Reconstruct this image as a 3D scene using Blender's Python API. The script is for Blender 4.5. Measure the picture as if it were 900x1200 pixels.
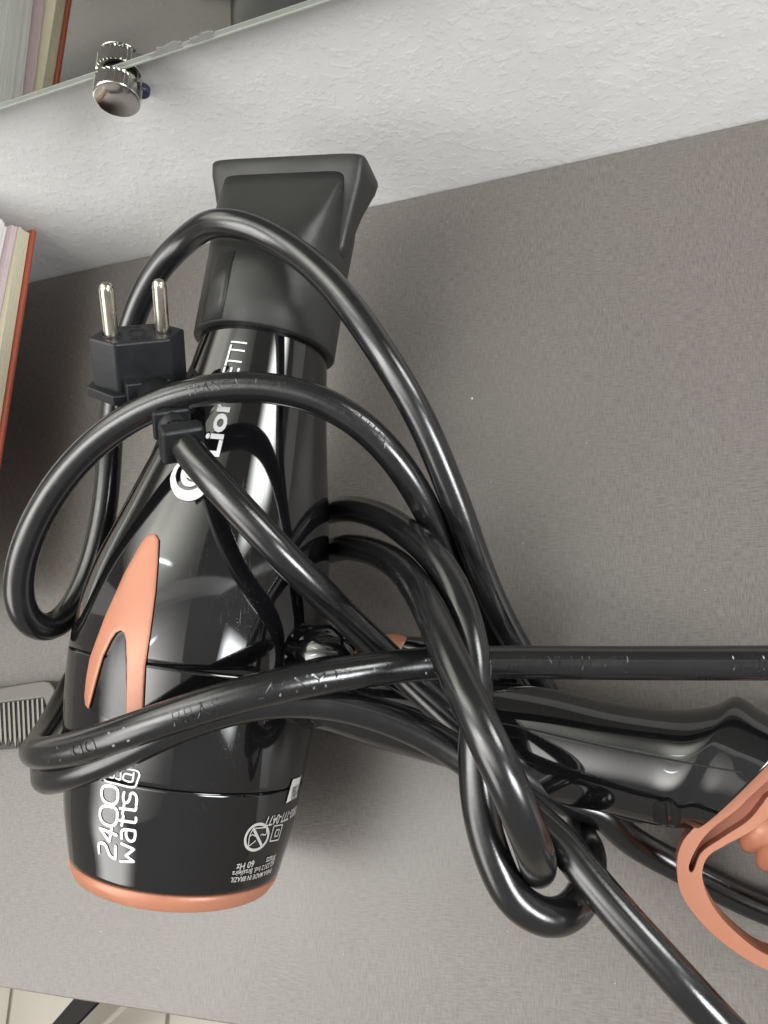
import bpy, bmesh, math, random
from mathutils import Vector, Matrix
from mathutils.bvhtree import BVHTree
random.seed(7)
S = bpy.context.scene
for o in list(bpy.data.objects): bpy.data.objects.remove(o)
# ------------------------------------------------------------------ camera
H = 0.28; F = 890.0
X_ = Vector((2591, -212, -890)).normalized()
_a = -(X_.y*-3250 + X_.z*F)/X_.x
Y_ = Vector((_a, -3250, F)).normalized()
U_ = X_.cross(Y_)                      # up, in camera (right, down, forward)
def c2w(v): return Vector((v.dot(X_), v.dot(Y_), v.dot(U_)))
CAM = Vector((0, 0, H))
def ray(px, py): return c2w(Vector((px-450, py-600, F)))
def at(px, py, z=0.0):
    d = ray(px, py); return CAM + d*((z-H)/d.z)
def atY(px, py, Y):
    d = ray(px, py); return CAM + d*(Y/d.y)
def atD(px, py, D): return CAM + ray(px, py)*(D/F)
def proj(p):
    d = p-CAM; wx = Vector((X_.x, Y_.x, U_.x)).dot(d); wy = Vector((X_.y, Y_.y, U_.y)).dot(d); wz = Vector((X_.z, Y_.z, U_.z)).dot(d)
    return 450+wx/wz*F, 600+wy/wz*F
cd = bpy.data.cameras.new('camera'); cam = bpy.data.objects.new('camera', cd); S.collection.objects.link(cam); S.camera = cam
r = c2w(Vector((1,0,0))); u = c2w(Vector((0,-1,0))); b = c2w(Vector((0,0,-1)))
cam.matrix_world = Matrix(((r.x,u.x,b.x,0),(r.y,u.y,b.y,0),(r.z,u.z,b.z,H),(0,0,0,1)))
cd.sensor_fit = 'VERTICAL'; cd.sensor_height = 24; cd.lens = 24*F/1200; cd.clip_start = 0.005; cd.clip_end = 50
# ------------------------------------------------------------------ world, lamps, exposure
W = bpy.data.worlds.new("World"); S.world = W; W.use_nodes = True
nt = W.node_tree; bg = nt.nodes['Background']
tc = nt.nodes.new('ShaderNodeTexCoord'); sx = nt.nodes.new('ShaderNodeSeparateXYZ'); cr = nt.nodes.new('ShaderNodeValToRGB'); mr = nt.nodes.new('ShaderNodeMapRange')
nt.links.new(tc.outputs['Generated'], sx.inputs[0]); nt.links.new(sx.outputs['Z'], mr.inputs[0]); mr.inputs[1].default_value = -1
nt.links.new(mr.outputs[0], cr.inputs[0]); nt.links.new(cr.outputs[0], bg.inputs[0])
cr.color_ramp.elements[0].position = 0.35; cr.color_ramp.elements[0].color = (.32, .30, .27, 1)
cr.color_ramp.elements[1].position = 0.95; cr.color_ramp.elements[1].color = (.50, .49, .47, 1)
bg.inputs[1].default_value = .88
def area(name, loc, target, sx_, sy_, power, col, soft=.3):
    l = bpy.data.lights.new(name, 'AREA'); l.shape = 'RECTANGLE'; l.size = sx_; l.size_y = sy_; l.energy = power; l.color = col
    o = bpy.data.objects.new(name, l); S.collection.objects.link(o); o.location = loc
    o.rotation_euler = (Vector(target)-Vector(loc)).to_track_quat('-Z', 'Y').to_euler()
    # soft curtain-like falloff towards the borders of the opening
    l.use_nodes = True; t = l.node_tree; em = t.nodes['Emission']; g = t.nodes.new('ShaderNodeNewGeometry'); sp_ = t.nodes.new('ShaderNodeSeparateXYZ'); t.links.new(g.outputs['Parametric'], sp_.inputs[0]); res_ = None
    for ch in (0, 1):
        a_ = t.nodes.new('ShaderNodeMath'); a_.operation = 'PINGPONG'; a_.inputs[1].default_value = .5; t.links.new(sp_.outputs[ch], a_.inputs[0])
        m_ = t.nodes.new('ShaderNodeMapRange'); m_.interpolation_type = 'SMOOTHSTEP'; m_.inputs[1].default_value = 0; m_.inputs[2].default_value = soft; m_.inputs[3].default_value = .12; m_.inputs[4].default_value = 1.25; t.links.new(a_.outputs[0], m_.inputs[0])
        if res_ is None: res_ = m_.outputs[0]
        else:
            mm = t.nodes.new('ShaderNodeMath'); mm.operation = 'MULTIPLY'; t.links.new(res_, mm.inputs[0]); t.links.new(m_.outputs[0], mm.inputs[1]); res_ = mm.outputs[0]
    t.links.new(res_, em.inputs['Strength']); return o
area('ceiling_window_light', (-.95, -.28, 1.45), (-.95, -.28, 0), 2.5, 1.15, 58, (1, .985, .95), .48)
area('front_window_light', (-2.0, -1.6, 1.8), (-.1, .1, 0), 2.3, 1.9, 50, (1, .98, .95))
area('side_window_light', (1.7, -.5, 1.1), (.1, .25, .1), 0.8, 1.1, 50, (.96, .98, 1))
area('lamp_tube_light', (-.5, -.05, 1.25), (-.3, 0, 0), .03, .5, 1.2, (.85, .92, 1))
S.view_settings.view_transform = 'Standard'; S.view_settings.look = 'None'; S.view_settings.exposure = -0.15; S.view_settings.gamma = 1
S.render.engine = 'CYCLES'; S.cycles.max_bounces = 8
# ------------------------------------------------------------------ helpers
def mat(name, col, rough=.5, metal=0., spec=.5, coat=0., **k):
    m = bpy.data.materials.new(name); m.use_nodes = True; p = m.node_tree.nodes['Principled BSDF']
    p.inputs['Base Color'].default_value = (*col, 1); p.inputs['Roughness'].default_value = rough; p.inputs['Metallic'].default_value = metal
    p.inputs['Specular IOR Level'].default_value = spec; p.inputs['Coat Weight'].default_value = coat; p.inputs['Coat Roughness'].default_value = .03
    return m
class N:
    def __init__(s, m): s.t = m.node_tree; s.p = s.t.nodes['Principled BSDF']
    def n(s, typ, **k):
        x = s.t.nodes.new(typ)
        for a, v in k.items(): setattr(x, a, v)
        return x
    def l(s, a, b): s.t.links.new(a, b)
    def coord(s, scale=(1,1,1), rot=(0,0,0), kind='Object'):
        c = s.n('ShaderNodeTexCoord'); m = s.n('ShaderNodeMapping'); m.inputs['Scale'].default_value = scale; m.inputs['Rotation'].default_value = rot
        s.l(c.outputs[kind], m.inputs[0]); return m.outputs[0]
    def noise(s, co, scale, detail=4, rough=.5, dist=0):
        x = s.n('ShaderNodeTexNoise'); x.inputs['Scale'].default_value = scale; x.inputs['Detail'].default_value = detail; x.inputs['Roughness'].default_value = rough; x.inputs['Distortion'].default_value = dist
        s.l(co, x.inputs['Vector']); return x.outputs['Fac']
    def ramp(s, f, *st):
        x = s.n('ShaderNodeValToRGB'); e = x.color_ramp.elements
        while len(e) < len(st): e.new(.5)
        for i, (p, c) in enumerate(st): e[i].position = p; e[i].color = (*c, 1) if len(c) == 3 else c
        s.l(f, x.inputs[0]); return x.outputs[0]
    def mix(s, f, a, b, mode='MIX'):
        x = s.n('ShaderNodeMix', data_type='RGBA', blend_type=mode)
        for i, v in ((0, f), (6, a), (7, b)):
            if isinstance(v, (int, float)): x.inputs[i].default_value = v
            elif isinstance(v, tuple): x.inputs[i].default_value = (*v, 1)
            else: s.l(v, x.inputs[i])
        return x.outputs[2]
    def math(s, op, a, b):
        x = s.n('ShaderNodeMath', operation=op)
        for i, v in enumerate((a, b)):
            if isinstance(v, (int, float)): x.inputs[i].default_value = v
            else: s.l(v, x.inputs[i])
        return x.outputs[0]
    def mr(s, f, a, b, c, d):
        x = s.n('ShaderNodeMapRange'); s.l(f, x.inputs[0])
        for i, v in enumerate((a, b, c, d)): x.inputs[i+1].default_value = v
        return x.outputs[0]
    def bump(s, h, dist, strength=1.):
        x = s.n('ShaderNodeBump'); x.inputs['Distance'].default_value = dist; x.inputs['Strength'].default_value = strength; s.l(h, x.inputs['Height']); s.l(x.outputs[0], s.p.inputs['Normal'])
    def col(s, c): s.l(c, s.p.inputs['Base Color'])
    def rough(s, c): s.l(c, s.p.inputs['Roughness'])
def link(name, me, m=None, parent=None, smooth=True):
    o = bpy.data.objects.new(name, me); S.collection.objects.link(o)
    if m: me.materials.append(m)
    if smooth: me.polygons.foreach_set('use_smooth', [True]*len(me.polygons))
    if parent: o.parent = parent
    return o
def from_bm(name, bm, m, parent=None, smooth=True, recalc=True):
    if recalc: bmesh.ops.recalc_face_normals(bm, faces=bm.faces)
    me = bpy.data.meshes.new(name); bm.to_mesh(me); bm.free(); return link(name, me, m, parent, smooth)
def pydata(name, v, f, m, parent=None, smooth=True):
    bm = bmesh.new(); vs = [bm.verts.new(p) for p in v]
    for q in f:
        try: bm.faces.new([vs[i] for i in q])
        except ValueError: pass
    return from_bm(name, bm, m, parent, smooth)
def empty(name, loc, label, cat, group=None):
    o = bpy.data.objects.new(name, None); S.collection.objects.link(o); o.location = (0, 0, 0); o.empty_display_size = .01
    o['label'] = label; o['category'] = cat
    if group: o['group'] = group
    return o
def sharp(o, ang=35, bevel=0, seg=2):
    if bevel:
        md = o.modifiers.new('bevel', 'BEVEL'); md.width = bevel; md.segments = seg; md.limit_method = 'ANGLE'; md.angle_limit = math.radians(35); md.harden_normals = True
    else:
        o.data.polygons.foreach_set('use_smooth', [False]*len(o.data.polygons))
    return o
def box(name, c0, c1, m, parent=None, bevel=0.0):
    bm = bmesh.new()
    M = Matrix.LocRotScale(((Vector(c0)+Vector(c1))/2), None, Vector(c1)-Vector(c0))
    bmesh.ops.create_cube(bm, size=1, matrix=M)
    o = from_bm(name, bm, m, parent, bevel > 0)
    if bevel: sharp(o, bevel=bevel)
    return o
def catmull(P, n=12):
    out = []; P = [Vector(p) for p in P]; Q = [2*P[0]-P[1]] + P + [2*P[-1]-P[-2]]
    for i in range(1, len(Q)-2):
        a, b_, c, d = Q[i-1:i+3]
        t0 = 0; t1 = t0+max((b_-a).length, 1e-6)**.5; t2 = t1+max((c-b_).length, 1e-6)**.5; t3 = t2+max((d-c).length, 1e-6)**.5
        for k in range(n):
            t = t1+(t2-t1)*k/n
            A1 = (t1-t)/(t1-t0)*a+(t-t0)/(t1-t0)*b_; A2 = (t2-t)/(t2-t1)*b_+(t-t1)/(t2-t1)*c; A3 = (t3-t)/(t3-t2)*c+(t-t2)/(t3-t2)*d
            B1 = (t2-t)/(t2-t0)*A1+(t-t0)/(t2-t0)*A2; B2 = (t3-t)/(t3-t1)*A2+(t-t1)/(t3-t1)*A3
            out.append((t2-t)/(t2-t1)*B1+(t-t1)/(t2-t1)*B2)
    out.append(P[-1]); return out
def sweep(path, rad, seg=18, ref=Vector((0, 0, 1))):
    n = len(path); V = []; Fc = []
    T = [(path[min(i+1, n-1)]-path[max(i-1, 0)]).normalized() for i in range(n)]
    nrm = (ref-T[0]*ref.dot(T[0])).normalized()
    for i in range(n):
        nrm = (nrm-T[i]*nrm.dot(T[i])).normalized(); bn = T[i].cross(nrm)
        rr = rad[i] if isinstance(rad, list) else rad
        for k in range(seg):
            a = 2*math.pi*k/seg; V.append(path[i]+(nrm*math.cos(a)+bn*math.sin(a))*rr)
    for i in range(n-1):
        for k in range(seg): Fc.append((i*seg+k, i*seg+(k+1) % seg, (i+1)*seg+(k+1) % seg, (i+1)*seg+k))
    Fc.append(tuple(range(seg))); Fc.append(tuple((n-1)*seg+k for k in range(seg)))
    return V, Fc, T
def rings_mesh(rings, cap0=True, cap1=True):
    V = [p for r_ in rings for p in r_]; n = len(rings[0]); Fc = []
    for i in range(len(rings)-1):
        for k in range(n): Fc.append((i*n+k, i*n+(k+1) % n, (i+1)*n+(k+1) % n, (i+1)*n+k))
    if cap0: Fc.append(tuple(range(n)))
    if cap1: Fc.append(tuple((len(rings)-1)*n+k for k in range(n)))
    return V, Fc
# ------------------------------------------------------------------ materials
M = {}
m = mat('desk_laminate', (.2, .18, .16), .42, spec=.68); n = N(m)
th1 = n.noise(n.coord((2300, 260, 1)), 1, 2, .6); th2 = n.noise(n.coord((260, 2300, 1)), 1, 2, .6)
pat = n.noise(n.coord((1, 1, 1)), 38, 4, .55); pat2 = n.noise(n.coord((1, 1, 1)), 9, 3, .5)
wv = n.mix(n.ramp(pat, (.34, (.2, .2, .2)), (.66, (.8, .8, .8))), th1, th2)
n.col(n.mix(n.ramp(wv, (.36, (0, 0, 0)), (.64, (1, 1, 1))), (.106, .095, .085), (.182, .165, .149)))
n.rough(n.mr(n.math('ADD', wv, pat2), .6, 1.4, .34, .52)); n.bump(wv, .0002, .4); M['desk'] = m
m = mat('desk_edge_band', (.2, .18, .165), .4); M['desk_edge'] = m
m = mat('wall_plaster', (.62, .61, .59), .75, spec=.3); n = N(m); co = n.coord()
a1 = n.noise(co, 330, 2, .5, .1); a2 = n.noise(co, 60, 4, .55, .2); a3 = n.noise(co, 14, 4, .6)
hh = n.math('ADD', n.math('MULTIPLY', n.ramp(a1, (.5, (0, 0, 0)), (.66, (1, 1, 1))), .30), n.math('MULTIPLY', a2, 1.5))
n.bump(hh, .0011, .28)
n.col(n.mix(n.ramp(a3, (.3, (0, 0, 0)), (.7, (1, 1, 1))), (.66, .655, .645), (.76, .757, .75))); M['wall'] = m
m = mat('gloss_black', (.0055, .0052, .006), .045, spec=.55); n = N(m); co = n.coord()
sc = n.noise(n.coord((70, 2600, 2600), (0, 0, .9)), 1, 2, .5); sc2 = n.noise(n.coord((2700, 60, 2600), (0, 0, -.5)), 1, 2, .5); pt = n.noise(co, 45, 3, .6)
scr = n.math('MULTIPLY', n.ramp(n.math('MAXIMUM', sc, sc2), (.655, (0, 0, 0)), (.70, (1, 1, 1))), n.ramp(pt, (.46, (0, 0, 0)), (.66, (1, 1, 1))))
dust = n.ramp(n.noise(co, 900, 2, .5), (.77, (0, 0, 0)), (.8, (1, 1, 1)))
n.rough(n.math('ADD', n.mr(pt, .3, .8, .03, .075), n.math('MULTIPLY', scr, .16))); n.col(n.mix(n.math('MAXIMUM', n.math('MULTIPLY', dust, .3), n.math('MULTIPLY', scr, .09)), (.0055, .0052, .006), (.25, .24, .24)))
p_=m.node_tree.nodes['Principled BSDF']; p_.inputs['Specular IOR Level'].default_value = .95; M['gloss'] = m
m = mat('matte_black_plastic', (.022, .023, .023), .42, spec=.5); n = N(m); co = n.coord()
g = n.noise(co, 2600, 2, .6); gg = n.noise(co, 60, 4, .6); n.bump(g, .00012, .6); n.rough(n.mr(gg, .3, .7, .36, .52))
ds = n.ramp(n.noise(co, 700, 2, .5), (.745, (0, 0, 0)), (.78, (1, 1, 1)))
n.col(n.mix(n.math('MULTIPLY', ds, .6), n.mix(gg, (.015, .0155, .0155), (.034, .0335, .030)), (.22, .21, .18))); M['nozzle'] = m
m = mat('cord_rubber', (.009, .009, .01), .2, spec=.85); n = N(m); co = n.coord()
g1 = n.noise(co, 120, 5, .65); g2 = n.noise(co, 1500, 2, .5); n.rough(n.mr(g1, .3, .75, .16, .3)); n.bump(n.math('ADD', n.math('MULTIPLY', g2, .2), g1), .0004, .14)
ds = n.ramp(n.noise(co, 800, 3, .6), (.71, (0, 0, 0)), (.76, (1, 1, 1)))
n.col(n.mix(n.math('MULTIPLY', ds, .22), (.008, .008, .009), (.2, .19, .17))); M['cord'] = m
m = mat('plug_rubber', (.011, .012, .0135), .45, spec=.4); n = N(m); co = n.coord(); n.rough(n.mr(n.noise(co, 200, 5, .6), .3, .7, .38, .56)); n.bump(n.noise(co, 1800, 2, .5), .0001, .5); M['plug'] = m
m = mat('copper_paint', (.80, .36, .235), .36, metal=.12, spec=.5); n = N(m); co = n.coord(); g = n.noise(co, 70, 4, .6)
n.col(n.mix(g, (.43, .17, .098), (.49, .21, .13))); n.rough(n.mr(g, .3, .7, .3, .45)); n.bump(n.noise(co, 2500, 1, .5), .00006, .4); M['copper'] = m
M['copper_dull'] = mat('copper_plastic', (.66, .27, .17), .42)
M['white'] = mat('white_print', (.85, .85, .86), .35); M['grey_print'] = mat('grey_print', (.52, .51, .49), .45)
M['ink'] = mat('label_ink', (.05, .05, .045), .6); M['sticker'] = mat('sticker_paper', (.72, .72, .68), .5)
M['dark'] = mat('dark_gap', (.003, .003, .003), .7)
m = mat('pin_metal', (.62, .57, .48), .24, metal=1); n = N(m); n.rough(n.mr(n.noise(n.coord(), 120, 3, .6), .3, .7, .2, .34)); M['pin'] = m
m = mat('chrome', (.72, .71, .69), .08, metal=1); n = N(m); n.rough(n.mr(n.noise(n.coord(), 150, 4, .6), .35, .7, .05, .14)); M['chrome'] = m
M['mirror'] = mat('mirror_silver', (.52, .525, .49), .025, metal=1)
m = mat('mirror_glass_edge', (.34, .36, .32), .15, spec=.6); M['glass_edge'] = m
M['backing'] = mat('mirror_backing_paint', (.06, .07, .065), .6)
m = mat('corroded_silver', (.34, .34, .33), .5); n = N(m); n.col(n.mix(n.noise(n.coord(), 700, 4, .7), (.2, .2, .19), (.34, .34, .32))); M['corr'] = m
def paper(name, a, b_, sc_=(5, 5, 2600)):
    m = mat(name, a, .8, spec=.2); n = N(m); f = n.noise(n.coord(sc_), 1, 3, .6); n.col(n.mix(n.ramp(f, (.3, (0, 0, 0)), (.7, (1, 1, 1))), a, b_)); n.bump(f, .0004, .6); return m
M['page_white'] = paper('white_pages', (.70, .70, .66), (.86, .86, .83)); M['page_cream'] = paper('cream_pages', (.60, .55, .40), (.72, .67, .52))
M['page_lilac'] = paper('lilac_pages', (.60, .48, .50), (.72, .62, .63)); M['red_cover'] = mat('red_cover', (.36, .085, .045), .5)
M['brown_box'] = mat('brown_cardboard', (.1, .08, .06), .8)
m = mat('comb_plastic', (.12, .112, .095), .35, spec=.5); M['comb'] = m
M['comb_light'] = mat('comb_tooth_plastic', (.16, .15, .115), .35)
M['comb_shade'] = mat('comb_gap_shade', (.006, .0055, .005), .4)  # near black that paints the deep shadow between the comb teeth
m = mat('floor_tile', (.62, .58, .5), .3); n = N(m); g = n.noise(n.coord(), 5, 5, .6); n.col(n.mix(g, (.36, .33, .27), (.46, .43, .36))); M['tile'] = m
M['grout'] = mat('tile_grout', (.3, .27, .22), .8); M['steel'] = mat('brushed_steel', (.6, .59, .57), .28, metal=1)
M['dust'] = mat('dust_flake', (.7, .68, .62), .8)
# ------------------------------------------------------------------ setting
WY = .2285; FY = -.1078
def struct(o): o['kind'] = 'structure'; return o
wall = struct(box('wall', (-1.2, WY, -1.0), (1.2, WY+.08, 1.6), M['wall']))
desk = empty('desk', (0, 0, 0), 'grey brown woven texture laminate desk top against the white plaster wall', 'desk')
def plane_grid(name, c0, c1, z, m, parent): return box(name, c0, c1, m, parent, .0012)
box('desk_top', (-1.0, FY, -.03), (1.0, WY-.0006, 0), M['desk'], desk, .0008)
box('front_rail', (-.99, FY+.01, -.12), (.99, FY+.03, -.0305), M['desk_edge'], desk, .001)
sp = bmesh.new()
for i in range(70):
    px, py = random.uniform(0, 900), random.uniform(200, 1180)
    p = at(px, py, .0002); s_ = random.choice([.00012, .00016, .0002]) if i else .0006
    if i == 0: p = at(553, 467, .0003)
    if not (FY+.004 < p.y < WY-.004): continue
    bmesh.ops.create_icosphere(sp, subdivisions=1, radius=s_, matrix=Matrix.Translation(p) @ Matrix.Diagonal((1, random.uniform(.5, 1.2), .6, 1)))
o = from_bm('dust', sp, M['dust']); o['kind'] = 'stuff'; o['label'] = 'pale dust flecks scattered over the grey desk top'; o['category'] = 'dust'
# floor
FZ = -.74
fl = struct(box('floor', (-2.2, -2.2, FZ-.02), (1.5, 1.0, FZ-.004), M['grout']))
jx = [at(11, 1180, FZ).x, at(196, 1195, FZ).x]; tw = jx[1]-jx[0]; ty = at(120, 1195, FZ).y
for i in range(-1, 3):
    for j in range(-1, 2):
        x0 = jx[0]+i*tw; y0 = ty-tw*.62+j*tw
        o = box('tile', (x0+.003, y0+.003, FZ-.01), (x0+tw-.003, y0+tw-.003, FZ), M['tile'], fl, .001)
leg = empty('stool_leg', (0, 0, 0), 'steel leg of a stool seen on the cream floor past the desk edge', 'stool leg')
p1, p2 = at(86, 1207, FZ+.25), at(116, 1176, FZ+.32)
dd = (p2-p1).normalized(); sd = dd.cross(Vector((0, 0, 1))).normalized()
def bar(name, a, b_, w, h, m, parent, off=Vector((0, 0, 0))):
    d_ = (b_-a).normalized(); s_ = d_.cross(Vector((0, 0, 1))).normalized(); up = s_.cross(d_)
    V = [q+off+s_*sx*w/2+up*sz*h/2 for q in (a, b_) for sx, sz in ((-1, -1), (1, -1), (1, 1), (-1, 1))]
    o = pydata(name, V, [(0, 1, 2, 3), (4, 5, 6, 7), (0, 1, 5, 4), (1, 2, 6, 5), (2, 3, 7, 6), (3, 0, 4, 7)], m, parent); return sharp(o, bevel=min(w, h)*.15)
bar('rail', p1-dd*.3, p2+dd*.3, .017, .02, M['steel'], leg, sd*.011)
bar('tread', p1-dd*.3, p2+dd*.3, .022, .015, M['dark'], leg, -sd*.010)
# mirror on the wall
mirror = empty('wall_mirror', (0, 0, 0), 'frameless mirror on the white wall with worn silvering at its lower edge', 'mirror')
MY = WY-.007
a = atY(0, 128, MY); b_ = atY(381, 2, MY); zb = (a.z+b_.z)/2
ml = Vector((a.x-.5, 0, a.z)); sl = (b_.z-a.z)/(b_.x-a.x)
def mq(x, dz): return a.z+sl*(x-a.x)+dz
x0, x1 = a.x-.5, b_.x+1.0
def slab(name, x0, x1, dz0, dz1, y0, y1, m, parent):
    V = [Vector((x, y, mq(x, dz))) for y in (y0, y1) for x, dz in ((x0, dz0), (x1, dz0), (x1, dz1), (x0, dz1))]
    return pydata(name, V, [(0, 1, 2, 3), (4, 5, 6, 7), (0, 1, 5, 4), (1, 2, 6, 5), (2, 3, 7, 6), (3, 0, 4, 7)], m, parent, False)
slab('backing', x0, x1, .0012, .8, MY+.0008, WY-.0008, M['backing'], mirror)
slab('glass_edge', x0, x1, 0, .0006, MY-.0006, MY+.003, M['glass_edge'], mirror)
slab('bevel', x0, x1, .0006, .0022, MY-.0002, MY+.0006, M['glass_edge'], mirror)
slab('mirror_face', x0, x1, .0023, .8, MY, MY+.0007, M['mirror'], mirror)
for (px, py, w, h, sd_) in ((196, 58, .0075, .0021, 3), (236, 45, .0055, .0016, 5)):
    c = atY(px, py, MY-.0004); rnd = random.Random(sd_); pts = []
    for k in range(22):
        t = 2*math.pi*k/22; q = rnd.uniform(.62, 1.1); pts.append(Vector((c.x+w*q*math.cos(t), c.y, c.z+h*q*math.sin(t)+.25*h*math.cos(t))))
    V = pts+[p+Vector((0, .0003, 0)) for p in pts]
    pydata('silvering_blister', V, [tuple(range(22)), tuple(range(22, 44))]+[(k, (k+1) % 22, 22+(k+1) % 22, 22+k) for k in range(22)], M['corr'], mirror, False)
# mirror holder
knob = empty('mirror_holder', (0, 0, 0), 'knurled chrome round mirror holder at the lower mirror edge', 'mirror holder')
kc = atY(142, 75, WY)
def lathe_y(name, prof, m, parent, seg=64, knurl=None):
    rings = []
    for (y, r_, kn) in prof:
        rings.append([Vector((kc.x+(r_*(1-(.12 if kn and (k % 2) else 0)))*math.cos(2*math.pi*k/seg), WY-y, kc.z+(r_*(1-(.12 if kn and (k % 2) else 0)))*math.sin(2*math.pi*k/seg))) for k in range(seg)])
    V, Fc = rings_mesh(rings); return pydata(name, V, Fc, m, parent)
R = .0083
o = lathe_y('spacer', [(.0005, R*.95, 0), (.005, R*.95, 0)], M['chrome'], knob, 48); sharp(o, bevel=.0003)
lathe_y('neck', [(.0055, R*.7, 0), (.0085, R*.7, 0)], M['dark'], knob, 40)
o = lathe_y('knurled_cap', [(.0088, R*.9, 0), (.0092, R, 1), (.0152, R, 1)], M['chrome'], knob, 60); sharp(o)
lathe_y('domed_face', [(.0151, R*.96, 0), (.0154, R*.985, 0), (.0157, R*.985, 0), (.0160, R*.95, 0), (.0161, R*.88, 0), (.0163, R*.7, 0), (.0166, R*.45, 0), (.0167, R*.2, 0)], M['chrome'], knob, 64)
sc_ = atY(167, 107, WY-.0015)
scr = empty('wall_anchor', (0, 0, 0), 'small dark plug in the wall just under the chrome mirror holder', 'wall plug')
rg = [[Vector((sc_.x+r_*math.cos(2*math.pi*k/20), WY-y, sc_.z+r_*math.sin(2*math.pi*k/20))) for k in range(20)] for y, r_ in ((-.001, .0028), (.0022, .0028), (.003, .0022))]
V, Fc = rings_mesh(rg); pydata('plug_rim', V, Fc, mat('blue_black_plastic', (.03, .03, .06), .4), scr)
# ------------------------------------------------------------------ books
def pageblock(name, x0, x1, y0, y1, z0, z1, n_, m, parent, jit, rot=0., piv=None):
    bm = bmesh.new(); dz = (z1-z0)/n_
    for i in range(n_):
        xr = x1+random.uniform(-jit, jit); yr = y1+random.uniform(-jit, jit)*1.5
        bmesh.ops.create_cube(bm, size=1, matrix=Matrix.LocRotScale(Vector(((x0+xr)/2, (y0+yr)/2, z0+dz*(i+.5))), None, Vector((xr-x0, yr-y0, dz*.9))))
    if rot: bmesh.ops.rotate(bm, verts=bm.verts, cent=piv, matrix=Matrix.Rotation(rot, 3, 'Z'))
    return from_bm(name, bm, m, parent, False)
zr = .036; cr_ = at(44, 270, zr); bx1 = cr_.x; by1 = min(cr_.y, WY-.002)
rb = empty('hardcover_book', (0, 0, 0), 'red covered book with cream page edges, lowest of the pile at the left', 'book', None)
box('back_cover', (bx1-.2, by1-.175, zr), (bx1, by1, zr+.0022), M['red_cover'], rb, .0008)
pageblock('page_block', bx1-.198, bx1-.002, by1-.171, by1-.003, zr+.0025, zr+.0085, 6, M['page_cream'], rb, .0003)
piv = Vector((bx1, by1, 0))
lb = empty('paper_pad', (0, 0, 0), 'lilac edged pad lying on the red covered book', 'notepad')
pageblock('page_block', bx1-.198, bx1-.003, by1-.171, by1-.0035, zr+.0088, zr+.0115, 3, M['page_lilac'], lb, .0003, math.radians(-2.5), piv)
wb = empty('paper_stack', (0, 0, 0), 'thick stack of loose white pages on top of the lilac pad', 'paper stack')
pageblock('page_block', bx1-.198, bx1-.005, by1-.171, by1-.005, zr+.0118, zr+.035, 16, M['page_white'], wb, .0011, math.radians(-3.2), piv)
bb = empty('support_box', (0, 0, 0), 'brown box beyond the left border under the red book', 'box')
box('carton', (bx1-.2, by1-.15, .0005), (bx1-.075, by1-.02, zr-.0004), M['brown_box'], bb, .001)
# ------------------------------------------------------------------ comb
cz = .012
comb = empty('comb', (0, 0, 0), 'grey plastic comb with narrow teeth lying on the desk by the left border', 'comb')
def poly_slab(name, pts, h, m, parent, bevel=.0006):
    n_ = len(pts); V = [Vector(p) for p in pts]+[Vector(p)-Vector((0, 0, h)) for p in pts]
    o = pydata(name, V, [tuple(range(n_)), tuple(range(n_, 2*n_))]+[(k, (k+1) % n_, n_+(k+1) % n_, n_+k) for k in range(n_)], m, parent); return sharp(o, bevel=bevel)
P = lambda *q: [at(x, y, cz) for x, y in q]
poly_slab('back_bar', P((-60, 811), (0, 805), (30, 800), (50, 797), (58, 799), (64, 806), (63, 830), (58, 862), (53, 862), (54, 830), (50, 818), (0, 824), (-60, 830)), .011, M['comb'], comb, .001)
poly_slab('gap_shade_plate', [at(x, y, cz-.007) for x, y in ((-60, 826), (54, 814), (50, 870), (24, 876), (-60, 884))], .003, M['comb_shade'], comb, .0003)  # added dark plate, stands in for the shadow in the tooth gaps
for k in range(13):
    x = 49-k*5.6; yt = 818+k*.6; yb = 874+random.uniform(-3, 3)
    poly_slab('tooth', [at(*q) for q in ((x-1.2, yt, cz-.001), (x+1.2, yt, cz-.001), (x+1.3+2.2, yb-8, cz-.0045), (x+2.8, yb, cz-.006), (x+.9, yb-8, cz-.0045))], .0007, M['comb_light'], comb, .0001)
# ------------------------------------------------------------------ hair dryer
dr = empty('hair_dryer', (0, 0, 0), 'glossy black hair dryer with copper trim lying on its side, its cord coiled over it', 'hair dryer')
ZA = .05
def zax(cy): return .060-.012*(cy-400)/615
ST = [(312, 400, 73), (294, 500, 91), (271, 600, 117), (249, 690, 139), (236, 760, 147), (226, 830, 145), (218, 905, 138), (213, 955, 132), (208, 1004, 122)]
A0 = at(312, 400, zax(400)); A1 = at(207, 1004, zax(1004)); AX = (A1-A0).normalized()
def stw(cx, cy, hw):
    z = zax(cy); c = at(cx, cy, z); d = ray(cx, cy); t = (H-z)/-d.z; return c, hw*t*.985
SP = [stw(*s) for s in ST]
SV = [Vector(((c-A0).dot(AX), (c-A0).dot(Vector((AX.y, -AX.x, 0)).normalized()), r_)) for c, r_ in SP]
PR = catmull(SV, 14)          # (along, side, radius)
SIDE = Vector((AX.y, -AX.x, 0)).normalized()
if SIDE.x < 0: SIDE, PR = -SIDE, [Vector((p.x, -p.y, p.z)) for p in PR]
UP = SIDE.cross(AX)
if UP.z < 0: UP = -UP
def prof(a):
    for i in range(len(PR)-1):
        if PR[i].x <= a <= PR[i+1].x:
            t = (a-PR[i].x)/(PR[i+1].x-PR[i].x); return PR[i].lerp(PR[i+1], t)
    return PR[0] if a < PR[0].x else PR[-1]
LEN = PR[-1].x
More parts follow.
